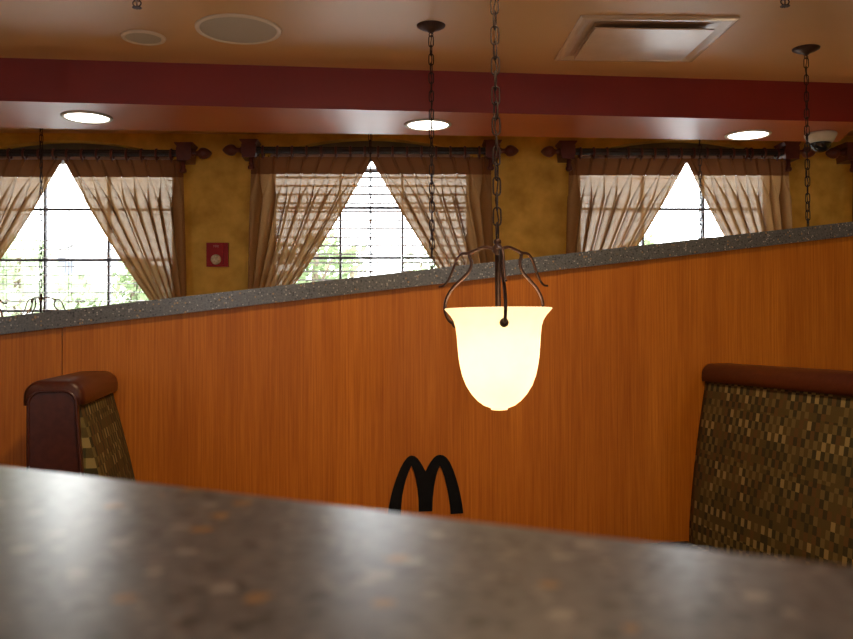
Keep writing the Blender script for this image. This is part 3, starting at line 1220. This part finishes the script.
# fire strobe on the wall
c0, cz0 = on_plane(218, 255, WALL_P, WALL_YAW)
q0, qz0 = on_plane(207.2, 266.8, WALL_P, WALL_YAW)
q1, qz1 = on_plane(228.6, 243.0, WALL_P, WALL_YAW)
hw, hh = (q1 - q0) / 2, (qz1 - qz0) / 2
base = wall_pt(c0, 0.0, cz0)
t = empty('fire_strobe', base, WALL_YAW)
tag(t, 'red fire alarm strobe plate on the yellow wall between two windows', 'fire alarm')
bm = bmesh.new(); box(bm, -hw, hw, -.030, -.0005, -hh, hh)
bevel_all(bm, .009, 3)
obj('plate', bm, M['firered'], t)
bm = bmesh.new(); box(bm, -hw * .62, hw * .62, -.042, -.0302, -hh * .86, hh * .86)
bevel_all(bm, .006, 2)
obj('cover', bm, M['firered'], t)
bm = bmesh.new()
lathe(bm, [(.036, -.0425), (.034, -.052), (.026, -.062), (.014, -.068), (.002, -.070)], 24, (-hw * .08, 0, -hh * .42), 'y')
obj('strobe_lens', bm, M['lens'], t)
fc = bpy.data.curves.new('lettering', 'FONT')
fc.body = 'FIRE'
fc.size = .021
fc.align_x = 'CENTER'
fc.extrude = .0006
to = bpy.data.objects.new('lettering_source', fc)
COL.objects.link(to)
bpy.context.view_layer.update()
me = bpy.data.meshes.new_from_object(to.evaluated_get(bpy.context.evaluated_depsgraph_get()))
bpy.data.objects.remove(to)
me.materials.clear(); me.materials.append(M['paleink'])
lo = bpy.data.objects.new('lettering', me)
COL.objects.link(lo)
lo.parent = t
lo.location = (-hw * .06, -.0428, hh * .60)
lo.rotation_euler = (R(90), 0, 0)

# ------------------------------------------------------------------ outdoors
bm = bmesh.new(); box(bm, -60, 60, 6.9, 90, -.35, -.25)
structure(obj('ground', bm, M['asphalt']))


def tree(px, top_py, y, width, lm, label, leaves=950, crown_frac=.72):
    rnd = random.Random(int(px * 7 + y))
    p = at_depth(px, top_py, y)
    H = p.z + .25
    t = empty('tree', (p.x, y, -.25))
    tag(t, label, 'tree', 'trees outside the windows')
    bm = bmesh.new()
    tube(bm, smooth_path([(0, 0, 0), (.05, .03, H * .3), (-.04, .05, H * .6), (0, 0, H * .85)], 4), [.13 - .006 * k for k in range(13)], 8)
    for k in range(5):
        a = k * 1.3
        tube(bm, [(0, 0, H * (.35 + .07 * k)), (math.cos(a) * width * .32, math.sin(a) * width * .32, H * (.52 + .07 * k))], [.05, .015], 6)
    obj('trunk', bm, M['bark'], t, True)
    blobs = []
    for k in range(9):
        a = rnd.uniform(0, 2 * PI); rr = rnd.uniform(.1, .36) * width
        blobs.append((Vector((rr * math.cos(a), rr * math.sin(a), H * (1 - crown_frac) + H * crown_frac * rnd.uniform(.15, .80))), width * rnd.uniform(.16, .26)))
    blobs.append((Vector((0, 0, H - width * .2)), width * .2))
    bm = bmesh.new()
    for k in range(leaves):
        c, r = rnd.choice(blobs)
        d = Vector((rnd.gauss(0, 1), rnd.gauss(0, 1), rnd.gauss(0, 1))).normalized() * r * rnd.uniform(.55, 1.0)
        q = c + d
        q.z = min(q.z, H)
        s = rnd.uniform(.06, .13)
        u = Vector((rnd.gauss(0, 1), rnd.gauss(0, 1), rnd.gauss(0, 1))).normalized()
        v = u.orthogonal().normalized()
        w = u.cross(v)
        bm.faces.new([bm.verts.new(q + e_) for e_ in (v * s, w * s * .55, -v * s, -w * s * .55)])
    obj('crown', bm, lm, t)


tree(18, 228, 17, 2.6, M['leafb'], 'green tree at the left of the leftmost window')
tree(76, 268, 15, 1.5, M['leafb'], 'small pale tree in front of the house in the leftmost window', 900)
tree(134, 258, 19, 2.2, M['leafa'], 'tree near the right curtain of the leftmost window', 1000)
tree(316, 226, 18, 2.9, M['leafa'], 'tall green tree at the left of the middle window')
tree(352, 246, 22, 2.2, M['leafb'], 'pale tree low in the centre of the middle window', 1000)
tree(421, 241, 25, 2.8, M['leafb'], 'pale tree low at the right of the middle window')
tree(640, 231, 24, 2.4, M['leafa'], 'tree peeking past the curtain in the window right of the lit pendant', 1000)

hp = at_depth(75, 300, 34)
hs_ = empty('house', (hp.x, 34, -.25))
tag(hs_, 'pale house with small dark windows seen through the leftmost window', 'house')
bm = bmesh.new()
prism(bm, [(-4, 0), (4, 0), (4, 3.5), (0, 5.0), (-4, 3.5)], 0, 6)
obj('wall', bm, M['stucco'], hs_)
bm = bmesh.new()
prism(bm, [(-4.3, 3.40), (0, 5.02), (4.3, 3.40), (4.3, 3.58), (0, 5.2), (-4.3, 3.58)], -.2, 6.2)
obj('roof', bm, M['roof'], hs_)
for px, py in ((62, 265), (70, 270)):
    q = at_depth(px, py, 34)
    bm = bmesh.new(); box(bm, -.15, .15, -.06, .0, -.32, .32)
    wo = obj('house_window', bm, M['darkpane'], hs_)
    wo.location = (q.x - hp.x, 0, q.z + .25)

# ------------------------------------------------------------------ light
W = bpy.data.worlds.new('world')
S.world = W
W.use_nodes = True
nt = W.node_tree
for n in list(nt.nodes):
    nt.nodes.remove(n)
wo = nt.nodes.new('ShaderNodeOutputWorld')
bg = nt.nodes.new('ShaderNodeBackground')
tc = nt.nodes.new('ShaderNodeTexCoord')
nz = nt.nodes.new('ShaderNodeTexNoise'); nz.inputs['Scale'].default_value = 2.5
cr = ramp(nt, [(0.3, (0.90, 0.93, 1.0)), (0.7, (1.0, 0.99, 0.98))])
nt.links.new(tc.outputs['Generated'], nz.inputs['Vector'])
nt.links.new(nz.outputs['Fac'], cr.inputs['Fac'])
nt.links.new(cr.outputs['Color'], bg.inputs['Color'])
bg.inputs['Strength'].default_value = SKY
nt.links.new(bg.outputs[0], wo.inputs['Surface'])
for wi, (lx, zr, _, _) in enumerate(windows):
    ld = bpy.data.lights.new('window_daylight', 'AREA')
    ld.shape = 'RECTANGLE'
    ld.size, ld.size_y = 2 * HALF - .1, -SILL - .1
    ld.cycles.is_portal = True
    lo = bpy.data.objects.new('window_daylight', ld)
    COL.objects.link(lo)
    lo.location = wall_pt(lx, .24, zr + SILL / 2)
    lo.rotation_euler = (R(-90), 0, WALL_YAW)

for c, h in REAR:  # sky portals for the added rear openings
    ld = bpy.data.lights.new('rear_fill_portal', 'AREA')
    ld.shape = 'RECTANGLE'
    ld.size, ld.size_y = 2 * h, 1.4
    ld.cycles.is_portal = True
    lo = bpy.data.objects.new('rear_fill_portal', ld)
    COL.objects.link(lo)
    lo.location = (c, YB - .1, 1.65)
    lo.rotation_euler = (R(90), 0, 0)

for x, y, pw in ((-2.4, 0.9, .6), (0.25, 1.9, 5.0), (2.6, 1.1, .6), (-1.2, -1.4, 1), (1.6, -1.4, 1)):  # warm fill lamps added under the ceiling, out of view
    ld = bpy.data.lights.new('added_ceiling_fill', 'AREA')
    ld.shape = 'DISK'
    ld.size = 0.22
    ld.energy = FILL * pw
    ld.color = (1.0, 0.72, 0.42)
    lo = bpy.data.objects.new('added_ceiling_fill', ld)
    COL.objects.link(lo)
    lo.location = (x, y, CEIL - .005)

S.view_settings.view_transform = 'Standard'
S.view_settings.look = 'None'
S.view_settings.gamma = 1.0
S.view_settings.exposure = 0.0
S.view_settings.use_curve_mapping = False
